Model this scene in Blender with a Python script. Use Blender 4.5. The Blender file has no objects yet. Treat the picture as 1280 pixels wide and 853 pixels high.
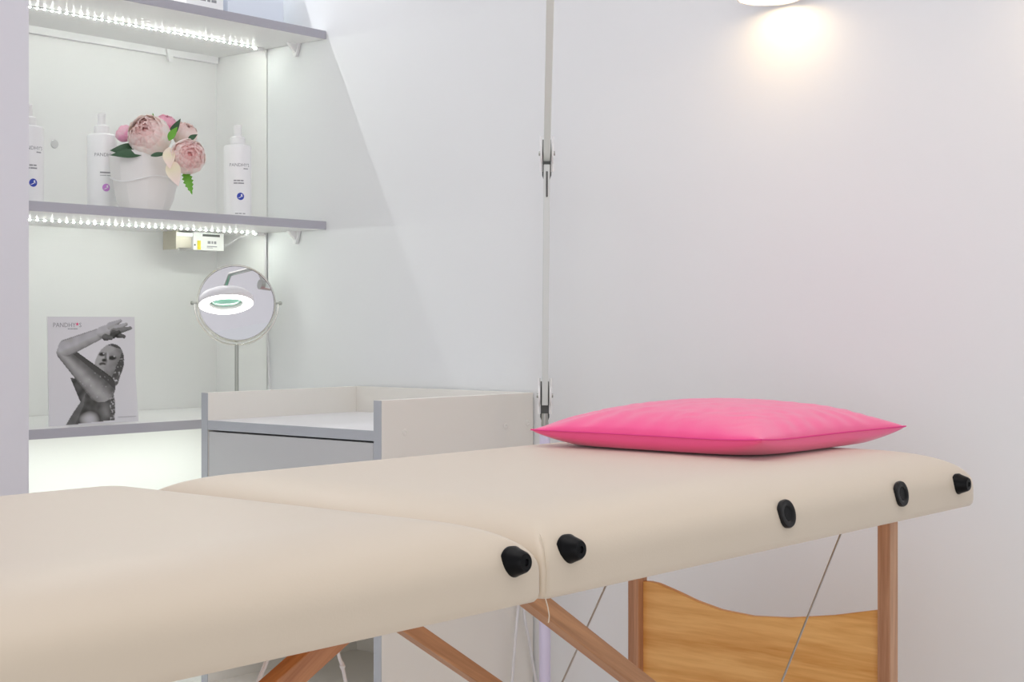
import bpy, bmesh, math, random
from mathutils import Vector, Matrix, noise as mnoise

random.seed(7)
scene = bpy.context.scene
COL = scene.collection
EYE = 0.9                      # height of the camera over the floor; shapes below are written relative to eye level
PI = math.pi

# ------------------------------------------------------------------ helpers
def tag(o, label=None, cat=None, group=None, kind=None):
    if label: o['label'] = label
    if cat: o['category'] = cat
    if group: o['group'] = group
    if kind: o['kind'] = kind
    return o

def thing(name, loc, label, cat, group=None):
    o = bpy.data.objects.new(name, None)
    o.empty_display_size = 0.05
    COL.objects.link(o)
    o.location = (loc[0], loc[1], loc[2] + EYE)
    return tag(o, label, cat, group)

def world_loc(o):
    p = Vector((0, 0, 0))
    while o is not None:
        p += o.location
        o = o.parent
    return p

class MB:
    """collects shapes, then links them as one mesh object"""
    def __init__(self):
        self.v = []; self.f = []; self.sm = []; self.col = []
    def add(self, verts, faces, smooth=False, cols=None):
        n = len(self.v)
        self.v += [Vector(p) for p in verts]
        self.f += [tuple(i + n for i in fc) for fc in faces]
        self.sm += [smooth] * len(faces)
        self.col += list(cols) if cols else [(1, 1, 1)] * len(verts)
        return self
    def box(self, a, b):
        x0, y0, z0 = a; x1, y1, z1 = b
        v = [(x0,y0,z0),(x1,y0,z0),(x1,y1,z0),(x0,y1,z0),(x0,y0,z1),(x1,y0,z1),(x1,y1,z1),(x0,y1,z1)]
        return self.add(v, [(0,3,2,1),(4,5,6,7),(0,1,5,4),(1,2,6,5),(2,3,7,6),(3,0,4,7)])
    def prism(self, pts, vec):
        """closed polygon pts (3D) extruded along vec"""
        n = len(pts); vec = Vector(vec)
        v = [Vector(p) for p in pts] + [Vector(p) + vec for p in pts]
        f = [tuple(range(n))[::-1], tuple(range(n, 2*n))]
        f += [(i, (i+1) % n, n + (i+1) % n, n + i) for i in range(n)]
        return self.add(v, f)
    def bar(self, p0, p1, w, h, up=(0,0,1)):
        p0 = Vector(p0); p1 = Vector(p1); d = (p1-p0).normalized()
        s = d.cross(Vector(up)).normalized(); u = s.cross(d).normalized()
        c = [p + s*a*w/2 + u*b*h/2 for p in (p0, p1) for a, b in ((-1,-1),(1,-1),(1,1),(-1,1))]
        return self.add(c, [(0,3,2,1),(4,5,6,7),(0,1,5,4),(1,2,6,5),(2,3,7,6),(3,0,4,7)])
    def tube(self, pts, r, n=10, closed=False):
        pts = [Vector(p) for p in pts]; m = len(pts)
        rs = r if isinstance(r, (list, tuple)) else [r]*m
        v = []; f = []; prev = None
        for i, p in enumerate(pts):
            if closed: d = pts[(i+1) % m] - pts[i-1]
            else: d = pts[min(i+1, m-1)] - pts[max(i-1, 0)]
            d.normalize()
            if prev is None:
                a = Vector((0,0,1)) if abs(d.z) < .9 else Vector((1,0,0))
                s = d.cross(a).normalized()
            else:
                s = (prev - d*prev.dot(d)).normalized()
            prev = s; t = d.cross(s)
            for k in range(n):
                a = 2*PI*k/n
                v.append(p + (s*math.cos(a) + t*math.sin(a))*rs[i])
        for i in range(m if closed else m-1):
            j = (i+1) % m
            for k in range(n):
                f.append((i*n+k, i*n+(k+1) % n, j*n+(k+1) % n, j*n+k))
        if not closed:
            f.append(tuple(range(n))[::-1]); f.append(tuple((m-1)*n+k for k in range(n)))
        return self.add(v, f, True)
    def lathe(self, prof, org, axis=(0,0,1), n=32, cap=True):
        """prof: (radius, height along axis)"""
        ax = Vector(axis).normalized(); org = Vector(org)
        a = Vector((0,0,1)) if abs(ax.z) < .9 else Vector((1,0,0))
        s = ax.cross(a).normalized(); t = ax.cross(s)
        v = []; f = []
        for r, h in prof:
            for k in range(n):
                q = 2*PI*k/n
                v.append(org + ax*h + (s*math.cos(q) + t*math.sin(q))*max(r, 1e-5))
        m = len(prof)
        for i in range(m-1):
            for k in range(n):
                f.append((i*n+k, i*n+(k+1) % n, (i+1)*n+(k+1) % n, (i+1)*n+k))
        if cap:
            f.append(tuple(range(n))[::-1]); f.append(tuple((m-1)*n+k for k in range(n)))
        return self.add(v, f, True)
    def build(self, name, mat, parent=None, base=None, bevel=0, label=None, cols=False, split=40, fix=True):
        off = Vector((0, 0, EYE))
        pts = [p + off for p in self.v]
        if parent is not None: org = world_loc(parent)
        elif base is not None: org = Vector(base) + off
        else:
            lo = Vector([min(p[i] for p in pts) for i in range(3)]); hi = Vector([max(p[i] for p in pts) for i in range(3)])
            org = Vector(((lo.x+hi.x)/2, (lo.y+hi.y)/2, lo.z))
        me = bpy.data.meshes.new(name)
        me.from_pydata([p - org for p in pts], [], self.f)
        me.polygons.foreach_set('use_smooth', self.sm)
        if cols:
            at = me.color_attributes.new('Col', 'FLOAT_COLOR', 'POINT')
            for i, c in enumerate(self.col): at.data[i].color = (c[0], c[1], c[2], 1)
        if fix:
            bm = bmesh.new(); bm.from_mesh(me)
            bmesh.ops.recalc_face_normals(bm, faces=bm.faces); bm.to_mesh(me); bm.free()
        if split and any(self.sm) : me.set_sharp_from_angle(angle=math.radians(split))
        me.update()
        o = bpy.data.objects.new(name, me); COL.objects.link(o)
        if parent is not None: o.parent = parent
        else: o.location = org
        me.materials.append(mat)
        if bevel:
            b = o.modifiers.new('bevel', 'BEVEL'); b.width = bevel; b.segments = 2; b.limit_method = 'ANGLE'
        if label: o['label'] = label
        return o

def text_mesh(s, size, spacing=1.0):
    """flat letters in x, y as (verts, faces); middle of the baseline at 0"""
    cu = bpy.data.curves.new('t', 'FONT'); cu.body = s; cu.size = size; cu.align_x = 'CENTER'
    cu.space_character = spacing; cu.resolution_u = 2; cu.offset = 0
    o = bpy.data.objects.new('t', cu); COL.objects.link(o)
    bpy.context.view_layer.update()
    me = bpy.data.meshes.new_from_object(o.evaluated_get(bpy.context.evaluated_depsgraph_get()))
    vs = [v.co.copy() for v in me.vertices]; fs = [tuple(p.vertices) for p in me.polygons]
    bpy.data.objects.remove(o); bpy.data.curves.remove(cu); bpy.data.meshes.remove(me)
    return vs, fs

# ------------------------------------------------------------------ materials
def mat(name, col, rough=.5, metal=0, bump=0, bscale=60, spec=.5, var=0, coat=0, trans=0, sheen=0):
    m = bpy.data.materials.new(name); m.use_nodes = True
    nt = m.node_tree; b = nt.nodes['Principled BSDF']
    b.inputs['Base Color'].default_value = (*col, 1); b.inputs['Roughness'].default_value = rough
    b.inputs['Metallic'].default_value = metal; b.inputs['Specular IOR Level'].default_value = spec
    b.inputs['Coat Weight'].default_value = coat; b.inputs['Transmission Weight'].default_value = trans
    b.inputs['Sheen Weight'].default_value = sheen
    if bump or var:
        tc = nt.nodes.new('ShaderNodeTexCoord'); nz = nt.nodes.new('ShaderNodeTexNoise')
        nz.inputs['Scale'].default_value = bscale; nz.inputs['Detail'].default_value = 5
        nt.links.new(tc.outputs['Object'], nz.inputs['Vector'])
        if bump:
            bp = nt.nodes.new('ShaderNodeBump'); bp.inputs['Strength'].default_value = bump; bp.inputs['Distance'].default_value = .002
            nt.links.new(nz.outputs['Fac'], bp.inputs['Height']); nt.links.new(bp.outputs['Normal'], b.inputs['Normal'])
        if var:
            mx = nt.nodes.new('ShaderNodeMix'); mx.data_type = 'RGBA'
            mx.inputs[6].default_value = (*[c*(1-var) for c in col], 1); mx.inputs[7].default_value = (*[min(1, c*(1+var)) for c in col], 1)
            nt.links.new(nz.outputs['Fac'], mx.inputs[0]); nt.links.new(mx.outputs[2], b.inputs['Base Color'])
    return m

def glow(name, col, strength):
    m = bpy.data.materials.new(name); m.use_nodes = True
    b = m.node_tree.nodes['Principled BSDF']
    b.inputs['Base Color'].default_value = (*col, 1)
    b.inputs['Emission Color'].default_value = (*col, 1); b.inputs['Emission Strength'].default_value = strength
    return m

def vcol(name, rough=.6, trans=0):
    m = bpy.data.materials.new(name); m.use_nodes = True
    nt = m.node_tree; b = nt.nodes['Principled BSDF']
    at = nt.nodes.new('ShaderNodeVertexColor'); at.layer_name = 'Col'
    nt.links.new(at.outputs['Color'], b.inputs['Base Color']); b.inputs['Roughness'].default_value = rough
    b.inputs['Specular IOR Level'].default_value = .25
    if trans:                                   # thin petals let light through
        t = nt.nodes.new('ShaderNodeBsdfTranslucent'); mx = nt.nodes.new('ShaderNodeMixShader'); mx.inputs[0].default_value = trans
        nt.links.new(at.outputs['Color'], t.inputs['Color'])
        nt.links.new(b.outputs[0], mx.inputs[1]); nt.links.new(t.outputs[0], mx.inputs[2])
        nt.links.new(mx.outputs[0], nt.nodes['Material Output'].inputs['Surface'])
    return m

def wood(name, dark, light, grain, across=55, along=2.2, rough=.42):
    """grain: unit direction of the fibres"""
    m = bpy.data.materials.new(name); m.use_nodes = True
    nt = m.node_tree; b = nt.nodes['Principled BSDF']; N = nt.nodes.new; L = nt.links.new
    g = Vector(grain).normalized(); a = Vector((0,1,0)) if abs(g.y) < .8 else Vector((0,0,1))
    d1 = g.cross(a).normalized(); d2 = g.cross(d1)
    tc = N('ShaderNodeTexCoord'); cb = N('ShaderNodeCombineXYZ')
    for i, (d, sc) in enumerate(((g, along), (d1, across), (d2, across))):
        q = N('ShaderNodeVectorMath'); q.operation = 'DOT_PRODUCT'; q.inputs[1].default_value = d * sc
        L(tc.outputs['Object'], q.inputs[0]); L(q.outputs['Value'], cb.inputs[i])
    n1 = N('ShaderNodeTexNoise'); n1.inputs['Scale'].default_value = 1; n1.inputs['Detail'].default_value = 6; n1.inputs['Distortion'].default_value = .9
    n2 = N('ShaderNodeTexNoise'); n2.inputs['Scale'].default_value = 7; n2.inputs['Detail'].default_value = 3
    L(cb.outputs[0], n1.inputs['Vector']); L(cb.outputs[0], n2.inputs['Vector'])
    ad = N('ShaderNodeMath'); ad.operation = 'MULTIPLY_ADD'; ad.inputs[1].default_value = .35
    L(n2.outputs['Fac'], ad.inputs[0]); L(n1.outputs['Fac'], ad.inputs[2])
    cr = N('ShaderNodeValToRGB')
    cr.color_ramp.elements[0].position = .48; cr.color_ramp.elements[0].color = (*dark, 1)
    cr.color_ramp.elements[1].position = .85; cr.color_ramp.elements[1].color = (*light, 1)
    L(ad.outputs[0], cr.inputs['Fac']); L(cr.outputs['Color'], b.inputs['Base Color'])
    b.inputs['Roughness'].default_value = rough
    return m

M = dict(
    wall=mat('wall_paint', (.785,.80,.805), .62, bump=.06, bscale=40),
    panel=mat('white_melamine', (.84,.84,.83), .38, bump=.02, bscale=150),
    wall_left=mat('pier_paint', (.72,.71,.76), .6, bump=.05, bscale=40),
    floor=mat('pale_floor', (.82,.80,.77), .45, var=.05, bscale=6),
    ceiling=mat('ceiling_paint', (.84,.83,.86), .8, bump=.03),
    edge=mat('grey_edge_band', (.42,.415,.465), .45),
    edge2=mat('bluish_edge_band', (.45,.475,.505), .45),
    cab=mat('cream_melamine', (.79,.765,.71), .42, bump=.03, bscale=160),
    cabtop=mat('cabinet_white', (.82,.82,.84), .35),
    cabfront=mat('drawer_front', (.55,.56,.56), .4),
    vinyl=mat('cream_vinyl', (.655,.553,.425), .42, bump=.05, bscale=420, spec=.5, sheen=.32),
    black=mat('black_rubber', (.0025,.0025,.003), .38, spec=.14),
    ring=mat('black_plastic', (.010,.009,.009), .35, spec=.2),
    steel=mat('steel_cable', (.45,.45,.44), .4, .8),
    chrome=mat('chrome', (.86,.84,.80), .12, 1),
    nickel=mat('brushed_nickel', (.45,.46,.43), .35, 1),
    mirror=mat('mirror_glass', (.96,.96,.97), .0, 1),
    white=mat('white_plastic', (.86,.86,.86), .35),
    lilac=mat('lilac_tube', (.66,.62,.80), .3),
    arm=mat('lamp_arm_paint', (.62,.65,.63), .35),
    arm2=mat('lamp_arm_pale', (.76,.82,.77), .3),
    dark=mat('dark_joint', (.10,.105,.10), .5),
    bottle=mat('bottle_white', (.86,.86,.87), .28),
    ink=mat('grey_ink', (.30,.30,.32), .6),
    blue=mat('blue_ink', (.03,.06,.42), .5),
    violet=mat('violet_ink', (.62,.26,.68), .5),
    red=mat('red_ink', (.75,.05,.18), .5),
    vase=mat('white_ceramic', (.80,.785,.77), .4),
    yellow=mat('yellow_sticker', (.80,.68,.04), .5),
    zinc=mat('zinc_end', (.5,.47,.40), .4, .7),
    label=mat('driver_label', (.80,.80,.78), .5),
    cord=mat('white_cord', (.72,.71,.72), .5),
    glass=mat('green_lens', (.30,.72,.55), .08),
    leaf=mat('dark_leaf', (.035,.10,.045), .45, var=.3, bscale=60),
    leaf2=mat('bright_leaf', (.15,.42,.04), .45, var=.3, bscale=60),
    petal=vcol('petals', .6, .28), print=vcol('printed_photo', .35), pale=mat('pale_carton', (.72,.77,.86), .4),
    pink=mat('pink_cotton', (.95,.078,.29), .40, bump=.10, bscale=900, spec=.6, sheen=.35),
    pinkseam=mat('pink_thread', (.80,.06,.27), .8),
    led=glow('led_white', (.93,1,.91), 280), spot=glow('warm_spot', (1,.76,.48), 11.5), ringlight=glow('ring_light', (1,.99,.94), 7),
    grey=mat('grey_cap', (.60,.60,.60), .6),
    leg=wood('leg_wood', (.34,.15,.07), (.58,.32,.18), (0,0,1)),
    brace=wood('brace_wood', (.34,.15,.06), (.55,.27,.12), (.866,0,-.5)),
    brace2=wood('brace_wood_back', (.34,.13,.05), (.55,.26,.12), (.84,0,.54)),
    board=wood('beech_board', (.68,.32,.07), (.90,.54,.19), (0,1,0), across=42, along=3),
)

# ------------------------------------------------------------------ the setting
XW = 2.302                    # side wall plane
YN = 2.823                    # back of the niche
YF = 2.452                    # front edge of the shelves
XL = 1.563                    # left end of the niche
def struct(name, a, b, m):
    return tag(MB().box(a, b).build(name, m), kind='structure')
struct('floor', (-1.6,-1.6,-.96), (XW+.06,2.9,-.90), M['floor'])
struct('ceiling', (-1.6,-1.6,1.60), (XW+.06,2.9,1.66), M['ceiling'])
struct('wall_right', (XW,-1.6,-.90), (XW+.06,2.6445,1.60), M['wall'])
struct('wall_niche', (XW,2.6475,-.90), (XW+.06,YN,1.60), M['panel'])
struct('wall_back', (XL,YN,-.90), (XW+.06,2.9,1.60), M['panel'])
struct('wall_left', (-1.6,2.445,-.90), (XL,2.9,1.60), M['wall_left'])

# ------------------------------------------------------------------ shelves with LED strips
T = .018
SH = {'top': .640, 'middle': .2243, 'bottom': -.192}
def shelf(z, label, brackets=True, batten=False):
    r = thing('wall_shelf', ((XL+XW)/2, (YF+YN)/2, z-T), label, 'shelf', 'white wall shelves in the niche')
    MB().box((XL+.003, YF+.002, z-T), (XW-.0015, YN-.001, z)).build('board', M['panel'], r, bevel=.0008)
    MB().box((XL+.003, YF, z-T), (XW-.0015, YF+.002, z)).build('edge_band', M['edge'], r, label='grey front edge band')
    if brackets:
        b = MB()
        y = 2.545; zt = z-T
        b.prism([(XW-.0015, y-.013, zt), (XW-.0015, y+.013, zt), (XW-.0015, y+.004, zt-.028), (XW-.0015, y-.004, zt-.028)], (-.007,0,0))
        b.prism([(XW-.0015, y-.004, zt), (XW-.030, y-.004, zt), (XW-.0015, y-.004, zt-.027)], (0,.008,0))
        b.build('bracket', M['white'], r)
    if batten:
        MB().box((XL+.003, YN-.013, z-T-.015), (XW-.006, YN-.001, z-T)).build('batten', M['white'], r)
        b = MB(); x = 2.155
        b.prism([(x-.011, YN-.013, z-T-.002), (x+.011, YN-.013, z-T-.002), (x+.004, YN-.013, z-T-.030), (x-.004, YN-.013, z-T-.030)], (0,-.006,0))
        b.build('bracket', M['white'], r)
    return r
shelf(SH['top'], 'white shelf at the top of the photo, above the flower vase', batten=True)
shelf(SH['middle'], 'white shelf that carries the flower vase and spray bottles')
shelf(SH['bottom'], 'white shelf that carries the upright black and white leaflet', brackets=False)

led_me = None
def led_strip(z, label):
    global led_me
    y = 2.640; zt = z - T
    r = thing('led_strip', ((XL+XW)/2, y, zt-.004), label, 'led strip', 'LED strips under the shelves')
    MB().box((XL+.004, y-.004, zt-.0016), (2.262, y+.004, zt-.0003)).build('tape', M['arm'], r)
    cb = MB().box((2.262, y-.005, zt-.006), (2.282, y+.005, zt-.0003)); cb.tube([(2.28,y,zt-.003),(2.29,y,zt-.006),(2.2965,y+.003,zt-.02)], .0014, 6)
    cb.build('connector', M['white'], r)
    n = 42
    for i in range(n):
        x = XL + .010 + i*(2.256 - XL - .010)/(n-1)
        if led_me is None:
            s = .0017
            o = MB().lathe([(s*1.15,0),(s,-.0012),(s*.5,-.0018)], (x, y, zt-.0016), n=8).build('led', M['led'], r, base=None)
            me = o.data
            c = Vector((x, y, zt-.0016 + EYE)) - world_loc(r)
            me.transform(Matrix.Translation(-c)); o.location = c; led_me = me
        else:
            o = bpy.data.objects.new('led', led_me); COL.objects.link(o); o.parent = r
            o.location = Vector((x, y, zt-.0016 + EYE)) - world_loc(r)
led_strip(SH['top'], 'row of glowing LEDs under the topmost shelf')
led_strip(SH['middle'], 'row of glowing LEDs under the shelf with the vase, beside the driver box')

def area(name, loc, rot, sx, sy, power, col):
    l = bpy.data.lights.new(name, 'AREA'); l.shape = 'RECTANGLE'; l.size = sx; l.size_y = sy; l.energy = power; l.color = col
    o = bpy.data.objects.new(name, l); COL.objects.link(o); o.location = (loc[0], loc[1], loc[2]+EYE); o.rotation_euler = rot
    return o
# the shelf above the frame (only its strip's light shows) and the strip under the lowest shelf
area('led_light_above', (1.92, 2.640, 1.03), (0,0,0), .70, .008, 2.7, (.95,.97,.98))
area('led_light_below', (1.92, 2.640, SH['bottom']-T-.003), (0,0,0), .70, .008, 1.5, (.93,1,.93))

# driver box under the middle shelf
zt = SH['middle']-T
r = thing('led_driver', (2.175, 2.745, zt-.041), 'small white LED driver box with yellow sticker under the shelf', 'driver box')
MB().box((2.152,2.72,zt-.041), (2.238,2.77,zt-.001)).build('housing', M['label'], r, bevel=.001)
b = MB(); b.box((2.106,2.722,zt-.041),(2.112,2.768,zt-.001)); b.box((2.112,2.726,zt-.037),(2.152,2.764,zt-.003)); b.build('terminal_cover', M['zinc'], r, label='dull metal end with terminal block')
MB().box((2.108,2.7215,zt-.012),(2.1515,2.7265,zt-.004)).build('terminal_cover', M['white'], r)
MB().box((2.163,2.7192,zt-.040), (2.172,2.72,zt-.020)).build('sticker', M['yellow'], r, label='yellow sticker')
MB().box((2.178,2.7192,zt-.010), (2.226,2.72,zt-.005)).build('label_bar', M['dark'], r, label='black bar printed on the label')
b = MB()
for zz, x0, x1, hh in ((.020,2.192,2.200,.006),(.020,2.203,2.207,.006),(.020,2.210,2.216,.006),(.031,2.190,2.218,.002),(.0345,2.190,2.206,.0012)):
    b.box((x0,2.7194,zt-zz-hh), (x1,2.72,zt-zz))
b.build('label_print', M['ink'], r)
MB().lathe([(.002,0),(.002,.004)], (2.238,2.735,zt-.022), (1,0,0), 10).build('screw', M['dark'], r)
MB().lathe([(.002,0),(.002,.001)], (2.156,2.72,zt-.030), (0,-1,0), 10).build('screw', M['dark'], r)
MB().tube([(2.238,2.735,zt-.028),(2.248,2.72,zt-.026),(2.254,2.69,zt-.012),(2.258,2.665,zt-.005)], .0016, 6).tube([(2.238,2.745,zt-.032),(2.250,2.73,zt-.030),(2.258,2.70,zt-.016),(2.262,2.67,zt-.004)], .0016, 6).build('wire', M['cord'], r)

tag(MB().tube([(2.297,2.646,zt-.002),(2.2965,2.645,zt-.10),(2.296,2.64,zt-.22),(2.2955,2.633,zt-.31),(2.2955,2.625,zt-.395)], .0024, 8).build('cable', M['cord']),
    'thin pale cable hanging down the wall behind the round mirror', 'cable')
tag(MB().lathe([(.0095,0),(.0085,.002),(.004,.003)], (1.866,YN-.0002,.382), (0,-1,0), 20).build('hole_cover', M['grey']),
    'small round grey cover on the niche back wall', 'hole cover')

# ------------------------------------------------------------------ spray bottles
def on_cyl(vs, c, R, az, z0):
    """wrap flat letters round an upright cylinder; az points at the viewer's side"""
    out = []
    for v in vs:
        a = az + v.x / R
        out.append((c[0] + math.cos(a)*R, c[1] + math.sin(a)*R, z0 + v.y))
    return out
def star5(r0, r1):
    return [Vector((math.sin(i*PI/5)*(r0 if i % 2 == 0 else r1), math.cos(i*PI/5)*(r0 if i % 2 == 0 else r1), 0)) for i in range(10)]
def bottle(x, y, label, ink, turn=.0, h=.155, lines=2, R=.029):
    z = SH['middle']
    r = thing('spray_bottle', (x, y, z), label, 'bottle', 'spray bottles on the shelf with the vase')
    MB().lathe([(R-.003,0),(R,.003),(R,h-.004),(R-.002,h-.001),(.020,h+.0012),(.0145,h+.002)], (x,y,z), n=36).build('body', M['bottle'], r)
    c = MB().lathe([(.0150,h+.001),(.0155,h+.003),(.0155,h+.016),(.0135,h+.018),(.0085,h+.0195),(.0080,h+.034),(.0088,h+.036),(.0084,h+.042),(.0055,h+.044)], (x,y,z), n=28)
    pc = c.build('spray_pump', M['white'], r)
    az = math.atan2(-y, -x) + turn
    d = Vector((math.cos(az), math.sin(az), 0))
    MB().tube([Vector((x,y,z+h+.038)) + d*.007, Vector((x,y,z+h+.038)) + d*.0115], .0024, 8).build('nozzle', M['white'], pc)
    RR = R + .0003; c0 = (x, y)
    b = MB()
    vs, fs = text_mesh("PANDHY'S", .0098, 1.0)
    b.add(on_cyl(vs, c0, RR, az, z+h-.047), fs)
    def dashes(zz, hh, segs):
        for s0, s1 in segs:
            n = 4; q = [Vector((s0+(s1-s0)*k/n, e*hh, 0)) for k in range(n+1) for e in (0,1)]
            b.add(on_cyl(q, c0, RR, az, zz), [(2*k,2*k+2,2*k+3,2*k+1) for k in range(n)])
    b.build('brand_lettering', M['ink'], r, label='grey printed name', fix=False); b = MB()
    dashes(z+h-.0525, .0022, ((.008,.0115),(.012,.016),(.0165,.019)))
    b.build('tagline', M['ink'], r, fix=False); b = MB()
    if lines == 2:
        dashes(z+h-.078, .0026, ((-.013,-.007),(-.006,.001),(.002,.008))); dashes(z+h-.0835, .0026, ((-.013,-.005),(-.004,.009)))
    else:
        dashes(z+h-.081, .0028, ((-.011,.014),)); dashes(z+h-.086, .0012, ((-.011,.002),(.003,.012)))
    b.build('caption', M['ink'], r, fix=False); b = MB()
    dashes(z+.008, .0018, ((-.010,-.003),(-.002,.004),(.006,.012)))
    b.build('fine_print', M['ink'], r, fix=False)
    # round emblem: coloured disc with a pale wave cut out of it
    def disc(R0, n=24):
        return [Vector((0,0,0))] + [Vector((math.cos(2*PI*k/n)*R0, math.sin(2*PI*k/n)*R0, 0)) for k in range(n)], [(0, k+1, (k+1) % n + 1) for k in range(n)]
    zc = z + h - .110
    vs, fs = disc(.0078)
    e = MB().add(on_cyl(vs, c0, RR+.0001, az+.05, zc), fs).build('emblem', ink, r, label='round coloured emblem', fix=False)
    w = MB(); n = 10
    q = []
    for k in range(n+1):
        t = -1 + 2*k/n
        for s in (0, 1): q.append(Vector((t*.0060, -.0018 + math.sin(t*2.4)*.0016 + s*.0016*(1-t*t) - .0003, 0)))
    w.add(on_cyl(q, c0, RR+.0003, az+.05, zc), [(2*k,2*k+2,2*k+3,2*k+1) for k in range(n)])
    vs, fs = disc(.0019, 12); w.add(on_cyl([v + Vector((.0022,.0028,0)) for v in vs], c0, RR+.0003, az+.05, zc), fs)
    w.build('wave', M['bottle'], e, fix=False)
    return r
bottle(1.656, 2.593, 'white spray bottle with blue emblem half hidden behind the left pier', M['blue'], turn=.28)
bottle(1.856, 2.640, 'white spray bottle with violet emblem left of the vase', M['violet'], turn=.25, h=.162, lines=1)
bottle(2.119, 2.530, 'white spray bottle with blue emblem standing right of the vase', M['blue'], turn=.16)

# things on the topmost shelf, cut by the upper edge of the photo
z = SH['top']
r = thing('carton', (2.045, 2.58, z), 'white carton with grey print on the topmost shelf', 'carton')
MB().box((1.995,2.545,z),(2.093,2.60,z+.12)).build('box', M['bottle'], r, bevel=.001)
b = MB()
for q0, q1 in ((2.012,2.028),(2.031,2.046),(2.050,2.058),(2.061,2.074)): b.box((q0,2.5446,z+.036),(q1,2.545,z+.042))
b.build('printing', M['ink'], r)
r = thing('product_box', (2.20, 2.60, z), 'pale blue product box beside the white carton on the topmost shelf', 'box')
MB().box((2.105,2.545,z),(2.262,2.63,z+.14)).build('box', M['pale'], r, bevel=.002)
MB().box((2.106,2.546,z+.14),(2.261,2.629,z+.143)).build('lid', M['bottle'], r, bevel=.001)

# ------------------------------------------------------------------ vase and peonies
vx, vy, vz = 1.880, 2.530, SH['middle']
r = thing('vase', (vx, vy, vz), 'white faceted ceramic vase holding peonies on the shelf', 'vase')
def vase():
    n = 9; mb = MB(); rows = []
    prof = [(.046,0,0),(.056,.022,0),(.0635,.058,.5),(.0665,.064,.5),(.070,.100,1),(.0705,.114,1)]
    for rr, h, tw in prof:
        row = []
        for k in range(n*4):
            a = 2*PI*k/(n*4)
            seg = PI/n; ph = (a + tw*seg*.6) % (2*seg) - seg
            f = math.cos(seg)/math.cos(ph) if True else 1
            f = .35*f + .65*1
            row.append((vx + math.cos(a)*rr*f, vy + math.sin(a)*rr*f, vz + h + (.006*math.sin(3*a+.6) if .05 < h < .07 else 0) + (.004*math.sin(2*a) if h > .09 else 0)))
        rows.append(row)
    inner = [[(vx+(p[0]-vx)*.93, vy+(p[1]-vy)*.93, p[2]) for p in rows[-1]], [(vx+(p[0]-vx)*.90, vy+(p[1]-vy)*.90, vz+.02) for p in rows[1]]]
    rows += inner; m = n*4
    v = [p for row in rows for p in row]
    f = [(i*m+k, i*m+(k+1) % m, (i+1)*m+(k+1) % m, (i+1)*m+k) for i in range(len(rows)-1) for k in range(m)]
    f += [tuple(range(m))[::-1], tuple(range((len(rows)-1)*m, len(rows)*m))]
    mb.add(v, f, True)
    return mb
vase().build('body', M['vase'], r, split=14)
rg = MB()
pts = [(vx + math.cos(a)*.0668, vy + math.sin(a)*.0668, vz + .0625 + .006*math.sin(3*a+.6)) for a in [2*PI*k/40 for k in range(40)]]
rg.tube(pts, .0013, 6, closed=True).build('ridge', M['white'], r)

CR = Vector((.6413,-.7673,0)); CF = Vector((.7673,.6413,0)); CU = Vector((0,0,1))   # photo's right, depth, up
def frame_from(axis):
    ax = Vector(axis).normalized(); a = Vector((0,0,1)) if abs(ax.z) < .9 else Vector((1,0,0))
    s = ax.cross(a).normalized(); return s, ax.cross(s), ax
def lerp(a, b, t): return tuple(a[i] + (b[i]-a[i])*t for i in range(3))
def peony_head(mb, c, R, axis, cin, cout, cbase, seed):
    rnd = random.Random(seed); c = Vector(c); S, Tt, A = frame_from(axis)
    layers = [(6, 1.0, .10, .98, .62), (6, .955, .10, .86, .60), (8, .91, .13, .70, .50), (8, .855, .16, .54, .48), (7, .79, .18, .40, .48), (6, .71, .2, .25, .6)]
    for li, (np_, rr, ruf, top, half) in enumerate(layers):
        for k in range(np_):
            a0 = 2*PI*(k + .5*(li % 2))/np_ + rnd.uniform(-.15,.15)
            nu, nv = 10, 9; v = []; col = []; tone = rnd.uniform(-.04,.02); tp = top + rnd.uniform(-.12,.12)
            if li < 2: tp = tp if rnd.random() > .2 else tp + .12
            ph = rnd.uniform(0,6)
            for j in range(nv):
                t = j/(nv-1)
                for i in range(nu):
                    u = -1 + 2*i/(nu-1)
                    th = PI - t*(PI - tp*(1 + .16*u*u))        # angle from the flower axis
                    w = (half*2*PI/np_*1.25) * (math.sin(min(1, t*1.25)*PI/2))
                    aa = a0 + u*w/max(.45, math.sin(min(th, PI/2)+.12) if th < PI/2 else 1)*.9
                    rad = R*rr*(1 - .05*u*u + ruf*t**3*(.45*math.sin(u*5+ph) + .35*math.sin(u*11+ph*2))*.8 + .03*t**5)
                    d = A*math.cos(th) + (S*math.cos(aa) + Tt*math.sin(aa))*math.sin(th)
                    v.append(c + d*rad)
                    q = t*t
                    cc = lerp(cout, cin, li/5)
                    g = max(0, 1 - t*1.25)*(1 if li < 3 else .3)
                    if li < 2 and rnd.random() < .0: g = 1
                    gg = max(0, mnoise.noise((v[-1]-c)*38 + Vector((seed,0,0))))*.6*(1 if li < 3 else .4)
                    cc = lerp(cc, cbase, min(1, .75*g + gg))
                    if t > .85: cc = lerp(cc, (1,.95,.92), .5)
                    cc = lerp(cc, cin, .25*max(0, math.sin(u*9+ph))*t)
                    col.append(tuple(max(0, min(1, x*(1+tone))) for x in cc))
            f = [(j*nu+i, j*nu+i+1, (j+1)*nu+i+1, (j+1)*nu+i) for j in range(nv-1) for i in range(nu-1)]
            mb.add(v, f, True, col)
    mb.lathe([(R*.05,-R*.9),(R*.55,-R*.3),(R*.55,R*.30),(R*.05,R*.62)], c, A, 12)
    for i in range(len(mb.v)-48, len(mb.v)): mb.col[i] = cin
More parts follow.
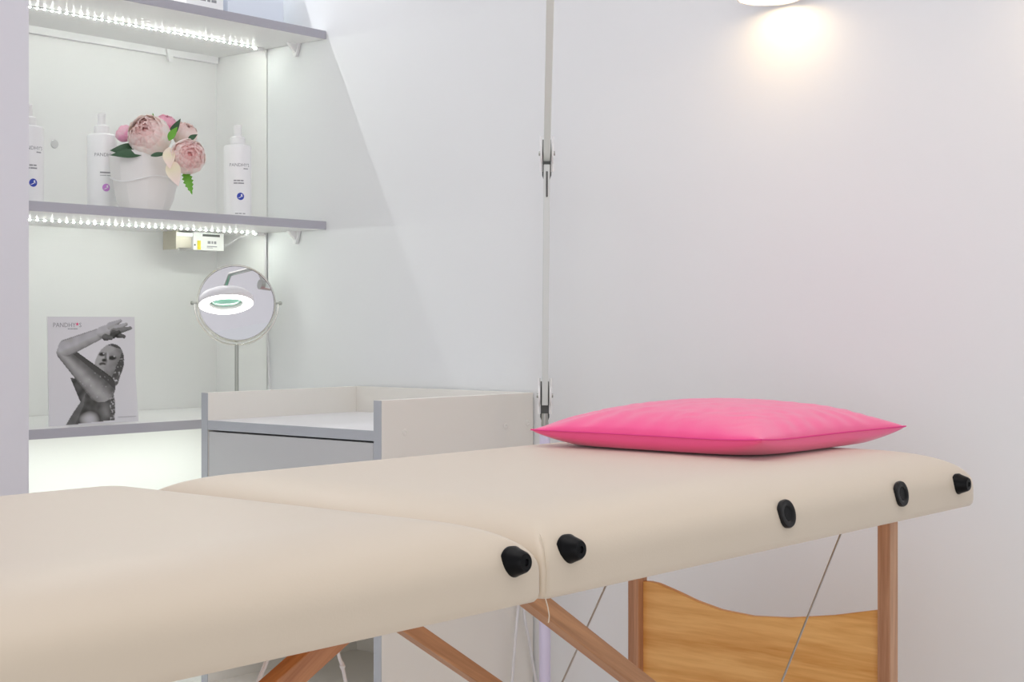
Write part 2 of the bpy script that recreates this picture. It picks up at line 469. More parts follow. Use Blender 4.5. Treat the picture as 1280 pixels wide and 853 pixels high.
def leaf(mb, p0, p1, w, nrm, droop=.1, serr=0):
    p0 = Vector(p0); p1 = Vector(p1); d = p1-p0; L = d.length; s = d.cross(Vector(nrm)).normalized(); n = s.cross(d).normalized()
    v = []; k = 14
    for i in range(k+1):
        t = i/k
        ww = w*math.sin(PI*min(1, t**.75))*(1 + (serr*(1 if i % 2 else -1)))
        c = p0 + d*t - n*droop*L*(t*t) 
        v += [c - s*ww + n*ww*.25, c, c + s*ww + n*ww*.25]
    f = []
    for i in range(k):
        f += [(3*i,3*i+1,3*i+4,3*i+3), (3*i+1,3*i+2,3*i+5,3*i+4)]
    mb.add(v, f, True)
def at(u, v, d):
    s = (u-640)/1913
    return CR*(s*d) + CF*d + CU*((405.5-v)/1913*d)
PG = 'peonies in the white vase'
BL = (1,.60,.58); BL2 = (1,.90,.87); CREAM = (1,.96,.72); HOT = (1,.30,.55); HOT2 = (1,.52,.74)
def peony(u, v, d, R, axis, cin, cout, cb, seed, label, leaves=(), petals=()):
    c = at(u, v, d); base = Vector((vx + .2*(c.x-vx), vy + .2*(c.y-vy), vz+.024))
    r = thing('peony', base, label, 'flower', PG)
    mb = MB(); peony_head(mb, c, R, axis, cin, cout, cb, seed)
    h = mb.build('bloom', M['petal'], r, cols=True, split=0, fix=False)
    ax = Vector(axis).normalized(); rim = Vector((vx + .55*(c.x-vx), vy + .55*(c.y-vy), vz+.112))
    MB().tube([base, base.lerp(rim, .6), rim, c - ax*R*.85], .0022, 6).build('stem', M['leaf2'], r)
    for (a, b2, w, dd, m) in leaves:
        q = MB(); leaf(q, a, b2, w, -CF*1.0 + CU*.5, dd, .22 if m == 'leaf2s' else 0); q.build('leaf', M['leaf2' if m.startswith('leaf2') else 'leaf'], r, split=0, fix=False)
    for (a, b2, w, dd) in petals:
        q = MB(); leaf(q, a, b2, w, -CF, dd)
        n = len(q.v); q.col = [lerp((.94,.88,.66), (.97,.80,.75), min(1, abs(i/n-.35)*2.2)) for i in range(n)]
        q.build('loose_petal', M['petal'], r, cols=True, split=0, fix=False)
    return r
D0 = 3.02
peony(187, 171, D0, .0425, CU*.34 - CF*.92 - CR*.10, BL, BL2, CREAM, 3, 'largest blush peony at the front left of the vase',
      leaves=((at(178,190,3.03), at(138,186,3.0), .016, .1, 'leaf'), (at(180,192,3.0), at(137,193,2.985), .0105, .05, 'leaf'), (at(188,195,2.985), at(210,191,2.99), .0055, .1, 'leaf'), (at(193,160,3.06), at(191,141,3.06), .004, 0, 'leaf2')))
peony(234.5, 196, D0-.03, .0350, CU*.10 - CF*.92 + CR*.34, (1,.46,.45), BL2, CREAM, 11, 'blush peony with coral heart leaning over the right rim of the vase',
      leaves=((at(231,212,3.0), at(240,243,2.99), .009, .06, 'leaf2s'),),
      petals=((at(211,184,2.975), at(213,212,2.955), .0125, -.05), (at(213,200,2.965), at(223,233,2.955), .0145, .03)))
peony(155, 167, D0+.05, .0175, CU*.5 - CF*.3 - CR*.6, HOT, HOT2, HOT2, 21, 'small bright pink peony at the left edge of the bunch')
peony(207, 155, D0+.06, .0205, CU*.8 - CF*.3 + CR*.3, HOT, HOT, HOT2, 31, 'hot pink peony bud peeping over the top of the bunch',
      leaves=((at(212,172,3.03), at(227,149,3.03), .0085, -.1, 'leaf'), (at(211,176,2.99), at(221,158,2.99), .008, .1, 'leaf2')))
peony(231, 168, D0+.08, .0255, CU*.7 - CF*.35 + CR*.4, (1,.68,.64), (1,.85,.81), (.96,.90,.80), 41, 'pale blush peony half hidden behind the right front peony',
      leaves=((at(235,176,3.02), at(247,168,3.02), .0065, 0, 'leaf'),))

# ------------------------------------------------------------------ leaflet with a printed photograph
def printed(u, v):
    """grey value of the print at u (0..1 across) and v (0..1 down)"""
    X = 125 + u*500; Y = 117 + v*605
    g = .70 - .05*v
    def cap(x0, y0, r0, x1, y1, r1):
        dx, dy = x1-x0, y1-y0; L2 = dx*dx+dy*dy
        t = max(0, min(1, ((X-x0)*dx + (Y-y0)*dy)/L2)); rr = r0 + (r1-r0)*t
        px, py = X-(x0+dx*t), Y-(y0+dy*t); dist = math.hypot(px, py)
        side = (px*dy - py*dx)/math.sqrt(L2)/rr         # -1..1 across the limb
        return dist/rr, side, t
    def poly(pts):
        ins = False; n = len(pts)
        for i in range(n):
            xa, ya = pts[i]; xb, yb = pts[i-1]
            if (ya > Y) != (yb > Y) and X < (xb-xa)*(Y-ya)/(yb-ya)+xa: ins = not ins
        return ins
    nz = mnoise.noise(Vector((X*.03, Y*.03, 0)))
    fine = mnoise.noise(Vector((X*.09, Y*.09, 3)))
    # head
    a = math.radians(18); hx, hy = X-470, Y-392
    ex = (hx*math.cos(a)+hy*math.sin(a))/84; ey = (-hx*math.sin(a)+hy*math.cos(a))/122
    if ex*ex+ey*ey < 1:
        q = .27 - .14*ex + .08*nz - .05*ey - .10*max(0, ex*ex+ey*ey-.6)
        if ex > .50 - .15*ey or ey < -.86: q = .07 + (.5 if fine > .28 else .05)*max(0, fine+.05)
        for (fx, fy, fa, fb, val) in ((430,332,20,11,.03),(488,354,24,12,.03),(452,352,9,30,.16),(440,366,13,9,.03),(430,388,20,10,.05),(432,397,15,6,.35),(500,345,5,4,.5),(438,328,5,4,.5),(462,345,7,22,.42),(455,300,46,16,.36),(420,418,18,12,.36)):
            e = ((X-fx)/fa)**2 + ((Y-fy)/fb)**2
            if e < 1.5: q += (val-q)*max(0, min(1, 1.5-e))
        g = q
    if poly([(455,470),(500,470),(540,440),(520,500),(485,542),(478,520)]): g = .10 + max(0, fine)*.8
    # torso
    if poly([(245,460),(300,598),(255,660),(215,722),(497,708),(500,620),(497,570),(470,515),(400,455),(320,470)]):
        q = .075 + .06*nz
        e = ((X-350)/60)**2 + ((Y-700)/52)**2
        if e < 1: q += (1-e)*.42
        e = ((X-440)/40)**2 + ((Y-655)/60)**2
        if e < 1: q += (1-e)*.12
        if X > 470: q += max(0, fine)*.75
        if poly([(215,722),(300,600),(330,545),(318,620),(268,722)]): q = .13 + .05*nz
        g = q
    # upper arm, shoulder
    s, side, t = cap(215,318,44, 420,520,84)
    if s < 1:
        q = .17 + .20*math.exp(-((side+.38)/.42)**2) - .10*max(0, side) + .05*nz
        if side > .55: q = .07
        if abs(side) > .9: q *= .7
        if t > .6 and fine > .56: q += .16
        g = q
    # forearm
    s, side, t = cap(228,292,48, 440,205,30)
    if s < 1:
        q = .44 - .26*max(0, -side) - .04*side + .05*nz
        if abs(side) > .88: q *= .65
        g = q
    # hand and fingers
    for (x0,y0,r0,x1,y1,r1,val) in ((430,205,32,490,190,36,.46),(480,170,22,540,140,9,.42),(495,190,22,575,160,9,.40),(500,205,22,600,182,9,.20),(500,215,22,560,232,10,.10),(495,225,18,530,205,10,.06),(450,235,20,485,240,10,.12)):
        s, side, t = cap(x0,y0,r0,x1,y1,r1)
        if s < 1:
            g = val*(1 - .55*max(0, -side)) + .05*nz
            if side < -.8: g *= .35
    return max(.015, min(.78, g))
BLc, BRc = Vector((1.649,2.512,-.192)), Vector((1.846,2.512,-.192)); TLc, TRc = Vector((1.667,2.545,.0145)), Vector((1.866,2.545,.0145))
lf = thing('leaflet', (1.75,2.53,-.192), 'upright leaflet with black and white photo of a person raising an arm', 'leaflet')
def lp(u, v, off=0.):
    a = TLc.lerp(TRc, u); b = BLc.lerp(BRc, u); n = Vector((0,-.987,.158))
    curl = .004*max(0, (u-.8)/.2)**2*max(0, (v-.55)/.45)
    return a.lerp(b, v) + n*off + Vector((curl,-curl*.5,0))
NU, NV = 150, 170
mb = MB(); vs = []; cs = []
for j in range(NV+1):
    for i in range(NU+1):
        u, v = i/NU, j/NV
        vs.append(lp(u, v, .0006)); q = printed(u, v); cs.append((q, q*.985, q*1.0 + (.02 if q > .4 else -.004)))
mb.add(vs, [(j*(NU+1)+i, (j+1)*(NU+1)+i, (j+1)*(NU+1)+i+1, j*(NU+1)+i+1) for j in range(NV) for i in range(NU)], True, cs)
mb.build('printed_cover', M['print'], lf, cols=True, split=0, fix=False, label='grey printed photo')
mb = MB()
vs = []; n = 12
for k in range(n+1):
    for i in range(n+1):
        vs.append(lp(i/n, k/n, -.0002))
m = len(vs); vs += [p + Vector((0,.0022,-.0003)) for p in vs]
q = [(j*(n+1)+i, (j+1)*(n+1)+i, (j+1)*(n+1)+i+1, j*(n+1)+i+1) for j in range(n) for i in range(n)]
f = q + [tuple(m+i for i in fc[::-1]) for fc in q]
edge = [i for i in range(n+1)] + [(j+1)*(n+1)-1 for j in range(1, n+1)] + [n*(n+1)+i for i in range(n-1, -1, -1)] + [j*(n+1) for j in range(n-1, 0, -1)]
f += [(edge[i], edge[(i+1) % len(edge)], m+edge[(i+1) % len(edge)], m+edge[i]) for i in range(len(edge))]
mb.add(vs, f).build('pages', M['white'], lf)
mb = MB(); mb.prism([lp(.40,.10,-.003), lp(.60,.10,-.003), Vector((1.775,2.60,-.1915)), Vector((1.735,2.60,-.1915))], (0,.002,.0005)); mb.build('easel_strut', M['white'], lf)
def on_leaf(vs, u0, v0):
    return [lp(u0 + v.x/.198, v0 - v.y/.209, .0009) for v in vs]
mb = MB(); vs, fs = text_mesh('PANDHY', .0125, 1.0); w = max(v.x for v in vs)*2
mb.add(on_leaf(vs, .055 + w/2/.198, .098), fs); 
x1 = .055 + w/.198
vs, fs = text_mesh('S', .0125); mb.add(on_leaf(vs, x1 + .052, .098), fs)
mb.build('title', M['ink'], lf, fix=False, label='thin grey brand lettering'); mb = MB()
for q0, q1 in ((.22,.245),(.25,.275),(.28,.33)): mb.add([lp(q0,.118,.0009),lp(q1,.118,.0009),lp(q1,.110,.0009),lp(q0,.110,.0009)], [(0,1,2,3)])
mb.build('subtitle', M['ink'], lf, fix=False); mb = MB()
mb.add([lp(.78,.955,.0009),lp(.98,.955,.0009),lp(.98,.951,.0009),lp(.78,.951,.0009)], [(0,1,2,3)])
mb.build('footnote', M['ink'], lf, fix=False)
mb = MB(); st = star5(.0042,.0017); mb.add(on_leaf([Vector((0,0,0))]+st, x1 + .018, .070), [(0, k+1, (k+1) % 10 + 1) for k in range(10)])
mb.build('star', M['red'], lf, fix=False, label='small red star')

# ------------------------------------------------------------------ round mirror
Mc = Vector((2.175,2.600,.0460)); LH = Vector((1.60,1.27,.60))
n = ((-Mc).normalized() + (LH + Vector((.6413,-.7673,0))*.040 - Mc).normalized()).normalized()
hz = Vector((n.x, n.y, 0)).normalized(); px = Vector((-hz.y, hz.x, 0))           # pivot axis, level
mu = n.cross(px).normalized()
if mu.z < 0: mu = -mu
r = thing('table_mirror', (Mc.x, Mc.y, SH['bottom']), 'round swivel vanity mirror on a thin metal stem', 'mirror')
RM = .0815
mp = MB().lathe([(RM,-.0012),(RM,.0006),(RM*.5,.0007),(.0001,.0007)], Mc, n, 64).build('mirror_glass', M['mirror'], r)
mb = MB(); mb.lathe([(RM+.0005,.002),(RM+.003,.0035),(RM+.0045,.001),(RM+.0045,-.004),(RM+.002,-.006),(RM*.6,-.0085),(.001,-.009)], Mc, n, 64, cap=False)
mb.build('frame', M['chrome'], r)
RY = RM + .0095
mb = MB(); mb.tube([Mc + px*math.cos(a)*RY + Vector((0,0,1))*math.sin(a)*RY for a in [PI + PI*k/40 for k in range(41)]], .0020, 10); mb.build('yoke', M['chrome'], r)
for sg in (-1, 1):
    MB().lathe([(.0025,-.006),(.0025,.003),(.0042,.003),(.0045,.007),(.003,.009)], Mc + px*sg*(RY-.001), px*sg, 14).build('pivot_knob', M['nickel'], r)
MB().lathe([(.0042,0),(.0042,-(RY-.0+Mc.z-SH['bottom'])*0 - (Mc.z-RY-SH['bottom'])+.012)], (Mc.x,Mc.y,Mc.z-RY), (0,0,1), 14).build('stem', M['nickel'], r)
MB().lathe([(.066,0),(.066,.004),(.060,.008),(.012,.012),(.006,.018)], (Mc.x,Mc.y,SH['bottom']+.0003), (0,0,1), 40).build('base', M['chrome'], r)

# ------------------------------------------------------------------ magnifying lamp on its stand
sP = .0222
def ray(d, u): 
    s = (u-640)/1913; return CR*(s*d) + CF*d
B0 = ray(2.83, 681); E0 = ray(2.83, 683.5)
r = thing('magnifying_lamp', (B0.x,B0.y,-.9), 'jointed white arm of the magnifying lamp standing against the wall', 'lamp')
MB().lathe([(.072,-.899),(.072,-.885),(.066,-.878),(.014,-.872),(.012,-.86)], (B0.x,B0.y,0), (0,0,1), 32).build('base', M['white'], r)
MB().lathe([(.0108,-.872),(.0108,-.235),(.0098,-.232),(.0098,-.19)], (B0.x,B0.y,0), (0,0,1), 20).build('column', M['lilac'], r, label='pale lilac lower tube')
def joint(c, z, name='joint'):
    j = MB()
    for sg in (-1, 1):
        q = Vector((c.x,c.y,z)) + CR*sg*.0105
        j.lathe([(.017,-.0018),(.019,-.0008),(.019,.0008),(.017,.0018)], q, CR, 24)
        j.box((q.x-.002,q.y-.002,z-.034),(q.x+.002,q.y+.002,z+.032))
    o = j.build(name, M['white'], r)
    k = MB()
    for sg in (-1, 1): k.lathe([(.0045,0),(.004,.003)], Vector((c.x,c.y,z)) + CR*sg*.0122, CR*sg, 12)
    k.build('bolt', M['nickel'], o)
    MB().prism([Vector((c.x,c.y,z)) + CR*a + CF*.004 + CU*h for a, h in ((-.0085,.026),(-.0085,-.040),(-.005,-.050),(.005,-.050),(.0085,-.040),(.0085,.026))], CF*.004).build('clevis', M['dark'], o, label='dark clevis between the plates')
    return o
joint(B0, -.132); joint(E0, .316)
MB().lathe([(.006,-.20),(.007,-.185),(.0055,-.165)], (B0.x,B0.y,0), (0,0,1), 14).build('pin', M['nickel'], r)
MB().bar((B0.x,B0.y,-.150), (E0.x,E0.y,.295), .0115, .016, up=CF).build('lower_arm', M['arm'], r, bevel=.0012)
MB().box((E0.x-.0012*1-CF.x*.0085,E0.y-CF.y*.0085-.0012,.235),(E0.x+.0012-CF.x*.0085,E0.y-CF.y*.0085+.0012,.282)).build('slot', M['dark'], r, label='dark adjustment slot')
A1 = ray(2.30, 689) ; A1 = Vector((A1.x, A1.y, .565)); A0 = Vector((E0.x,E0.y,.292))
MB().bar(Vector((E0.x,E0.y,.316)) - (A1-Vector((E0.x,E0.y,.316))).normalized()*.030 - CF*.006, A1, .0125, .017, up=CU).build('upper_arm', M['arm2'], r, bevel=.0012)
# head
hb = MB(); hb.tube([A1, A1 + Vector((-.03,-.02,.075)), LH + Vector((.03,.025,.085)), LH + Vector((0,0,.055))], .007, 10); hb.lathe([(.016,-.02),(.016,.02)], A1, CR, 16); hb.lathe([(.013,-.016),(.013,.016)], A1 + Vector((-.03,-.02,.075)), CR, 16); hb.build('head_bracket', M['nickel'], r)
k = .84
def K(pr): return [(a*k, b*k) for a, b in pr]
hd = MB(); hd.lathe(K([(.108,-.012),(.112,-.004),(.110,.012),(.095,.030),(.070,.042),(.064,.044),(.063,.036),(.066,-.006),(.068,-.010)]), LH, (0,0,1), 48, cap=False); ho = hd.build('lamp_head', M['white'], r)
hl = MB(); hl.lathe(K([(.105,-.010),(.105,-.014),(.088,-.022),(.072,-.014),(.071,-.010)]), LH, (0,0,1), 48, cap=False); hl.build('ring_tube', M['ringlight'], ho, label='glowing ring tube')
MB().lathe(K([(.0665,.006),(.045,-.004),(.0001,-.008)]), LH, (0,0,1), 40, cap=False).lathe(K([(.0665,.006),(.045,.016),(.0001,.020)]), LH, (0,0,1), 40, cap=False).build('lens', M['glass'], ho, label='green tinted magnifying lens')

# ------------------------------------------------------------------ wall spotlights
def spotlight(y, label):
    z = .5435; x = 2.240
    r = thing('wall_spotlight', (XW, y, z), label, 'wall light', 'warm spotlights along the wall')
    MB().lathe([(.0515,.0005),(.053,.0),(.0535,.002),(.052,.06),(.044,.074),(.016,.080),(.0001,.080)], (x,y,z), (0,0,1), 40, cap=False).lathe([(.0515,.0005),(.0505,.001),(.049,.016)], (x,y,z), (0,0,1), 40, cap=False).build('can', M['white'], r, fix=False)
    MB().lathe([(.0492,.013),(.0001,.0125)], (x,y,z), (0,0,1), 40, cap=False).build('lens', M['spot'], r, fix=False, label='glowing warm lens')
    MB().box((x+.045,y-.012,z+.03),(XW-.0005,y+.012,z+.055)).build('bracket', M['white'], r, bevel=.001)
spotlight(1.312, 'glowing warm spotlight at the top edge of the photo')
spotlight(.775, 'warm spotlight past the right edge, lighting the wall corner')

# ------------------------------------------------------------------ side cabinet
cx0, cx1, cy0, cy1, ct = 1.882, 2.298, 1.867, 2.354, -.132
t = .0185
r = thing('side_cabinet', ((cx0+cx1)/2, (cy0+cy1)/2, -.9), 'low pale cabinet with a raised rim standing against the wall behind the table', 'cabinet')
def panel(y0, nm):
    p = MB().box((cx0+.001,y0,-.86),(cx1,y0+t,ct)).build('side_panel', M['cab'], r, bevel=.0008)
    MB().box((cx0-.0005,y0+.0003,-.86),(cx0+.0012,y0+t-.0003,ct-.0003)).build('edge_band', M['edge2'], p, label='grey front edge band')
    return p
pr = panel(cy0, 'near'); pl = panel(cy1-t, 'far')
for x, zz in ((1.941,-.190),(2.216,-.193),(2.281,-.190)):
    MB().lathe([(.0065,0),(.0060,.0010),(.0025,.0014),(.002,.0008)], (x,cy0+.0003,zz), (0,-1,0), 18).build('screw_cap', M['cab'], pr)
MB().box((cx1-t,cy0+t,-.86),(cx1,cy1-t,ct)).build('back_panel', M['cab'], r, bevel=.0006)
tp = MB().box((cx0+.002,cy0+t,-.203),(cx1-t,cy1-t,-.185)).build('top_board', M['cabtop'], r, bevel=.0006)
MB().box((cx0,cy0+t,-.203),(cx0+.002,cy1-t,-.185)).build('edge_band', M['edge2'], tp, label='grey front edge band')
dr = MB().box((cx0+.001,cy0+t+.002,-.46),(cx0+.018,cy1-t-.002,-.2065)).build('drawer', M['cabfront'], r, bevel=.0008)
MB().box((cx0+.018,cy0+t+.012,-.44),(cx1-.05,cy1-t-.012,-.25)).build('drawer_box', M['cabtop'], dr)
MB().tube([(cx0+.001,2.05,-.335),(cx0-.022,2.05,-.335),(cx0-.022,2.17,-.335),(cx0+.001,2.17,-.335)], .0045, 10).build('handle', M['nickel'], dr, label='metal bow handle')
MB().box((cx0+.004,cy0+t,-.48),(cx1-t,cy1-t,-.4645)).build('shelf_board', M['cab'], r)
MB().box((cx0+.002,cy0+t,-.706),(cx1-t,cy1-t,-.690)).build('shelf_board', M['cab'], r)
MB().box((cx0+.012,cy0+t,-.86),(cx0+.028,cy1-t,-.706)).build('plinth', M['cab'], r)
for x in (cx0+.04, cx1-.04):
    for y in (cy0+.05, cy1-.05):
        MB().lathe([(.019,-.011),(.019,.011)], (x,y,-.881), (1,0,0), 18).bar((x,y,-.881),(x,y,-.859),.03,.02,up=(1,0,0)).build('castor', M['grey'], r)

# cords in front of the cabinet
def cord(pts, label, rad=.0028):
    ps = [Vector(p) for p in pts]; out = []
    for i in range(len(ps)-1):
        p0, p1, p2, p3 = ps[max(i-1,0)], ps[i], ps[i+1], ps[min(i+2,len(ps)-1)]
        for k in range(8):
            q = k/8; out.append(.5*((2*p1)+(p2-p0)*q+(2*p0-5*p1+4*p2-p3)*q*q+(3*p1-p0-3*p2+p3)*q**3))
    out.append(ps[-1])
    return tag(MB().tube(out, rad, 8).build('cord', M['cord']), label, 'cord')
def onY(u, v, Y):
    s = (u-640)/1913; d = Y/(.6413-.7673*s); p = CR*(s*d)+CF*d; p.z = (405.5-v)/1913*d; return p
yc = cy0-.012
p = [onY(654,640,yc), onY(650,745,yc), onY(645,790,yc), onY(640,853,yc)]
cord([(B0.x-.012,B0.y+.005,-.30)] + p[1:] + [Vector((p[3].x-.02,yc,-.86)), Vector((p[3].x-.10,yc-.02,-.8972))], 'grey power cord hanging straight down beside the cabinet')
p = [onY(654,690,yc), onY(655,765,yc), onY(661,800,yc), onY(670,853,yc)]
cord([p[0], p[1], p[2], p[3], Vector((p[3].x+.015,yc-.03,-.86)), Vector((p[3].x-.02,yc-.05,-.8972))], 'grey power cord curving right towards the wall beside the cabinet')

# ------------------------------------------------------------------ massage table
HX, EX, Y0, Y1 = 1.080, 2.046, .865, 1.483
ZT, ZB = -.174, -.250
tb = thing('massage_table', (HX, (Y0+Y1)/2, -.9), 'cream folding massage table with wooden legs filling the foreground', 'massage table')
def rrect(x0, x1, y0, y1, rads, n=9, m=14):
    out = []
    for (cx, cy, a0, rad) in ((x1-rads[1],y1-rads[1],0,rads[1]),(x0+rads[0],y1-rads[0],PI/2,rads[0]),(x0+rads[0],y0+rads[0],PI,rads[0]),(x1-rads[1],y0+rads[1],1.5*PI,rads[1])):
        for k in range(n):
            a = a0 + PI/2*k/(n-1); out.append((cx+math.cos(a)*rad, cy+math.sin(a)*rad))
    res = []
    for i in range(4):
        res += out[i*n:(i+1)*n]
        p, q = out[(i+1)*n-1], out[((i+1)*n) % (4*n)]
        for k in range(1, m): res.append((p[0]+(q[0]-p[0])*k/m, p[1]+(q[1]-p[1])*k/m))
    return res
PW, PH, PP = .112, .050, 2.2                # how far in and how deep the padded crown rolls off
def side_in(z):
    q = max(0, min(1, (z-(ZT-PH))/PH)); return PW*(1-(1-q**PP)**(1/PP))
def pad_z(ins):
    q = max(0, min(1, 1-ins/PW)); return ZT-PH+PH*(1-q**PP)**(1/PP)
def pad(x0, x1, rads):
    prof = [(.010,ZB+.001),(.003,ZB),(.0008,ZB+.003),(0,ZB+.008),(0,ZB+.018),(0,ZT-PH)]
    for k in range(1, 19):
        a = PI/2*k/18
        prof.append((PW*(1-math.cos(a)**(2/PP)), ZT-PH+PH*math.sin(a)**(2/PP)))
    prof.append((.15, ZT)); prof.append((.19, ZT))
    rows = []
    for ins, z in prof:
        rows.append([(x, y, z) for x, y in rrect(x0+ins, x1-ins, Y0+ins, Y1-ins, [q + ins*.14 for q in rads])])
    m = len(rows[0]); v = [p for row in rows for p in row]
    f = [(i*m+k, i*m+(k+1) % m, (i+1)*m+(k+1) % m, (i+1)*m+k) for i in range(len(rows)-1) for k in range(m)]
    f += [tuple(range(m))[::-1], tuple(range((len(rows)-1)*m, len(rows)*m))]
    return MB().add(v, f, True).build('cushion', M['vinyl'], tb, split=60)
LX = HX - (EX-HX)
padR = pad(HX+.0010, EX, (.009,.024)); padL = pad(LX, HX-.0010, (.024,.009))
def side_n(z, k=1):                          # which way the padded side faces there
    return (0, -1, k*(side_in(z+.001)-side_in(z-.001))/.002)
def bumper(x, z, par):
    y = Y0 + side_in(z) - .0002
    MB().lathe([(.0138,-.004),(.0142,.001),(.0130,.003),(.0112,.008),(.0094,.0130),(.0080,.0148),(.0035,.0150),(.0030,.0135)], (x,y,z), side_n(z,.12), 28).build('bumper', M['black'], par, label='black rubber bumper')
def socket(x, z, par):
    y = Y0 + side_in(z) - .0012
    MB().lathe([(.0160,-.003),(.0165,.0005),(.0155,.0026),(.0110,.0030),(.0088,.0020),(.0080,.0004)], (x,y,z), side_n(z,.6), 32, cap=False).build('socket', M['ring'], par, label='black ringed armrest socket').name
    MB().lathe([(.0082,.0002),(.0086,.0012),(.0001,.0012)], (x,y,z), side_n(z,.6), 24, cap=False).build('hole_shade', M['black'], par)  # black disc on the vinyl stands in for shade inside the hole
bumper(1.040, -.2105, padL); bumper(1.121, -.2085, padR); bumper(1.979, -.2165, padR)
socket(1.517, -.2130, padR); socket(1.804, -.2150, padR)
# loose stitching at the hinge
th = [(1.098,.884),(1.092,.876),(1.087,.870)]
MB().tube([(x, y, pad_z(min(x-HX-.001, y-Y0)) + .0012) for x, y in th] + [(1.0835,.8640,ZT-.050),(1.0825,.8638,ZT-.060),(1.0825,.8638,ZB+.006)], .0006, 5).build('thread', M['vinyl'], padR, label='loose cream thread at the hinge seam')
MB().tube([(1.080,.8635,ZB+.003),(1.082,.862,ZB-.006),(1.084,.862,ZB-.014),(1.082,.8615,ZB-.020)], .0006, 5).build('thread', M['vinyl'], padR, label='loose cream thread end hanging at the hinge')
# underframe boards
for x0, x1 in ((LX+.02, HX-.01), (HX+.01, EX-.02)):
    MB().box((x0,Y0+.045,ZB-.006),(x1,Y1-.045,ZB+.002)).build('base_board', M['board'], tb)
# legs, boards, braces
YA0, YA1, YB0, YB1 = .9105, .929, 1.315, 1.334
BOARD_TOP = [(1.315, -0.384), (1.3029, -0.3832), (1.2885, -0.3846), (1.2559, -0.3928), (1.2211, -0.4028), (1.1803, -0.4107), (1.1273, -0.4134), (1.0697, -0.4086), (1.0018, -0.397), (0.929, -0.3801)]
for X, inner in ((1.866,1), (.285,-1)):
    for ya, yb in ((YA0,YA1),(YB0,YB1)):
        o = MB().box((X,ya,-.886),(X+.0235,yb,ZB-.004)).build('leg', M['leg'], tb, bevel=.0012)
        MB().box((X-.001,ya-.001,-.9),(X+.0245,yb+.001,-.880)).build('foot', M['black'], o, label='black rubber foot')
    # upper edge of the board: a small flat by the far leg, a long dip, a slight rise to the near leg
    top = BOARD_TOP
    pts = [(X+.012, y, z) for y, z in top] + [(X+.012, YA1, -.66), (X+.012, YB0, -.66)]
    MB().prism(pts, (.010,0,0)).build('end_board', M['board'], tb, bevel=.001, label='lighter beech board between the legs')
for Y in (.918, 1.210):
    MB().bar((1.085,Y,-.2345), (1.900,Y,-.7480), .019, .0185, up=(0,0,1)).build('brace', M['brace'], tb, bevel=.0012)
for Y in (1.0095, 1.240):
    MB().bar((1.045,Y,-.2375), (.27,Y,-.6255), .019, .0225, up=(0,0,1)).build('brace', M['brace2'], tb, bevel=.0012)
def wire(p0, p1): MB().tube([p0, p1], .0013, 8).build('cable', M['steel'], tb, label='thin steel tension cable')
a = onY(1052,665,.9295); b = onY(977,853,.9295); dd = (b-a).normalized()
wire(a + dd*((ZB-.002-a.z)/dd.z), b + dd*.185)
a = onY(762,722,1.2215); b = onY(703,853,1.2215); dd = (b-a).normalized()
wire(a + dd*((ZB-.002-a.z)/dd.z), b + dd*.062)
for x, z in ((1.8778,-.7330),(.2968,-.6130)):
    MB().bar((x,YA0+.002,z), (x,YB1-.002,z), .016, .022, up=(0,0,1)).build('crossbar', M['leg'], tb, bevel=.001)
# white drawstring that hangs from under the table in front of the cabinet
p = [onY(419,780,1.36), onY(420,803,1.36), onY(424,822,1.36), onY(428,833,1.36), onY(432,853,1.36)]
MB().tube([Vector((p[0].x,1.36,ZB-.004))] + p[1:] + [p[4] + Vector((.01,0,-.12))], .0022, 8).lathe([(.001,-.006),(.004,0),(.001,.006)], p[3], (0,0,1), 10).build('drawstring', M['cord'], tb, label='white drawstring')
p = [onY(343,805,1.36), onY(338,818,1.36), onY(333,828,1.36)]
MB().tube([Vector((p[0].x+.01,1.36,ZB-.004))] + p + [p[2] + Vector((-.03,0,-.05))], .0026, 8).build('drawstring', M['cord'], tb, label='white drawstring')

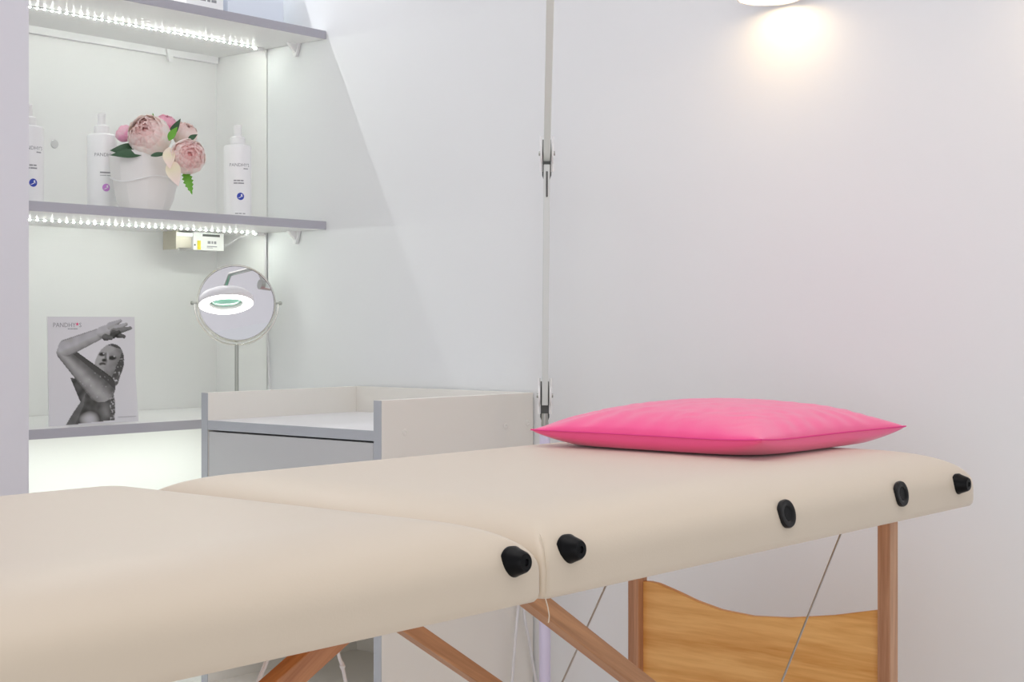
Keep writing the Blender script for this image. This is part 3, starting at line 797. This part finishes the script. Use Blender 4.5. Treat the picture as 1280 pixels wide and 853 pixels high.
# ------------------------------------------------------------------ pink pillow
px0, px1, py0, py1 = 1.686, 2.096, .998, 1.374
pcx, pcy = (px0+px1)/2, (py0+py1)/2
NP = 72
def pillow():
    hx, hy = (px1-px0)/2, (py1-py0)/2
    zs = ZT + .0240
    grid = {}
    v = []; f = []
    def pos(u, w, up):
        inx = 1 - .050*(1-w*w)**1.2*abs(u)**3; iny = 1 - .050*(1-u*u)**1.2*abs(w)**3
        x = pcx + u*hx*inx; y = pcy + w*hy*iny
        e = max(0, (1-abs(u)**2.4))*max(0, (1-abs(w)**2.4))
        seam = zs + (.004*(abs(u)*abs(w))**4 if u < 0 and w < 0 else 0)
        if up:
            h = .0410*e**.52
            # gathers running in from the seam
            P = Vector((x*22, y*22, 0))
            rad = (1-e)**2*e**.3
            h += .0016*mnoise.noise(Vector((u*9*(1+2*abs(w)**6), w*9*(1+2*abs(u)**6), 1)))*min(1, e*2.5)
            ang = math.atan2(w, u); h += .0022*rad*math.sin(ang*26 + 3*mnoise.noise(P*.4))
            z = seam + h
        else:
            h = .040*e**.40
            z = max(seam - h, ZT + .0030)
        return (x, y, z)
    idx = {}
    def vid(i, j, up):
        edge = i in (0, NP) or j in (0, NP)
        key = (i, j, True if edge else up)
        if key not in idx:
            # denser towards the seams
            u = math.sin((-1+2*i/NP)*PI/2)*.55 + (-1+2*i/NP)*.45; w = math.sin((-1+2*j/NP)*PI/2)*.55 + (-1+2*j/NP)*.45
            idx[key] = len(v); v.append(pos(u, w, up))
        return idx[key]
    for up in (True, False):
        for i in range(NP):
            for j in range(NP):
                q = (vid(i,j,up), vid(i+1,j,up), vid(i+1,j+1,up), vid(i,j+1,up))
                f.append(q if up else q[::-1])
    per = [vid(i,0,True) for i in range(NP)] + [vid(NP,j,True) for j in range(NP)] + [vid(NP-i,NP,True) for i in range(NP)] + [vid(0,NP-j,True) for j in range(NP)]
    return v, f, [v[k] for k in per]
v, f, per = pillow()
r = thing('pillow', (pcx, pcy, ZT), 'bright pink square pillow lying on the head end of the massage table', 'pillow')
MB().add(v, f, True).build('cover', M['pink'], r, split=75)
MB().tube(per, .0011, 6, closed=True).build('seam', M['pinkseam'], r)

# ------------------------------------------------------------------ light
wl = area('front_fill', (-1.4,-1.1,-.15), (0,0,0), 2.2, 1.5, 22, (.97,.98,1.0))  # added fill light behind the camera, brightens the low parts; not a window
wl.rotation_euler = (Vector((-1.4,-1.1,-.15)) - Vector((1.8,1.3,-.35))).to_track_quat('Z','Y').to_euler()
w = bpy.data.worlds.new('world'); scene.world = w; w.use_nodes = True
w.node_tree.nodes['Background'].inputs[0].default_value = (.86,.87,.92,1)
w.node_tree.nodes['Background'].inputs[1].default_value = .72
area('overhead_fill', (.9, .9, 1.58), (0,0,0), 1.6, 1.6, 15, (1.0,.985,.97))  # added overhead fill for even light, no known fixture

# ------------------------------------------------------------------ camera
cam = bpy.data.cameras.new('camera'); co = bpy.data.objects.new('camera', cam); COL.objects.link(co)
cam.sensor_width = 36; cam.lens = 36*1913/1280; cam.shift_y = -21/1280; cam.clip_start = .05
co.location = (0, 0, EYE); co.rotation_euler = (PI/2, 0, -math.atan2(.7673, .6413))
scene.camera = co
scene.view_settings.view_transform = 'Standard'; scene.view_settings.look = 'None'
scene.view_settings.exposure = -.07; scene.view_settings.gamma = 1; scene.view_settings.use_curve_mapping = False
scene.cycles.use_denoising = True
scene.cycles.max_bounces = 10; scene.cycles.diffuse_bounces = 7
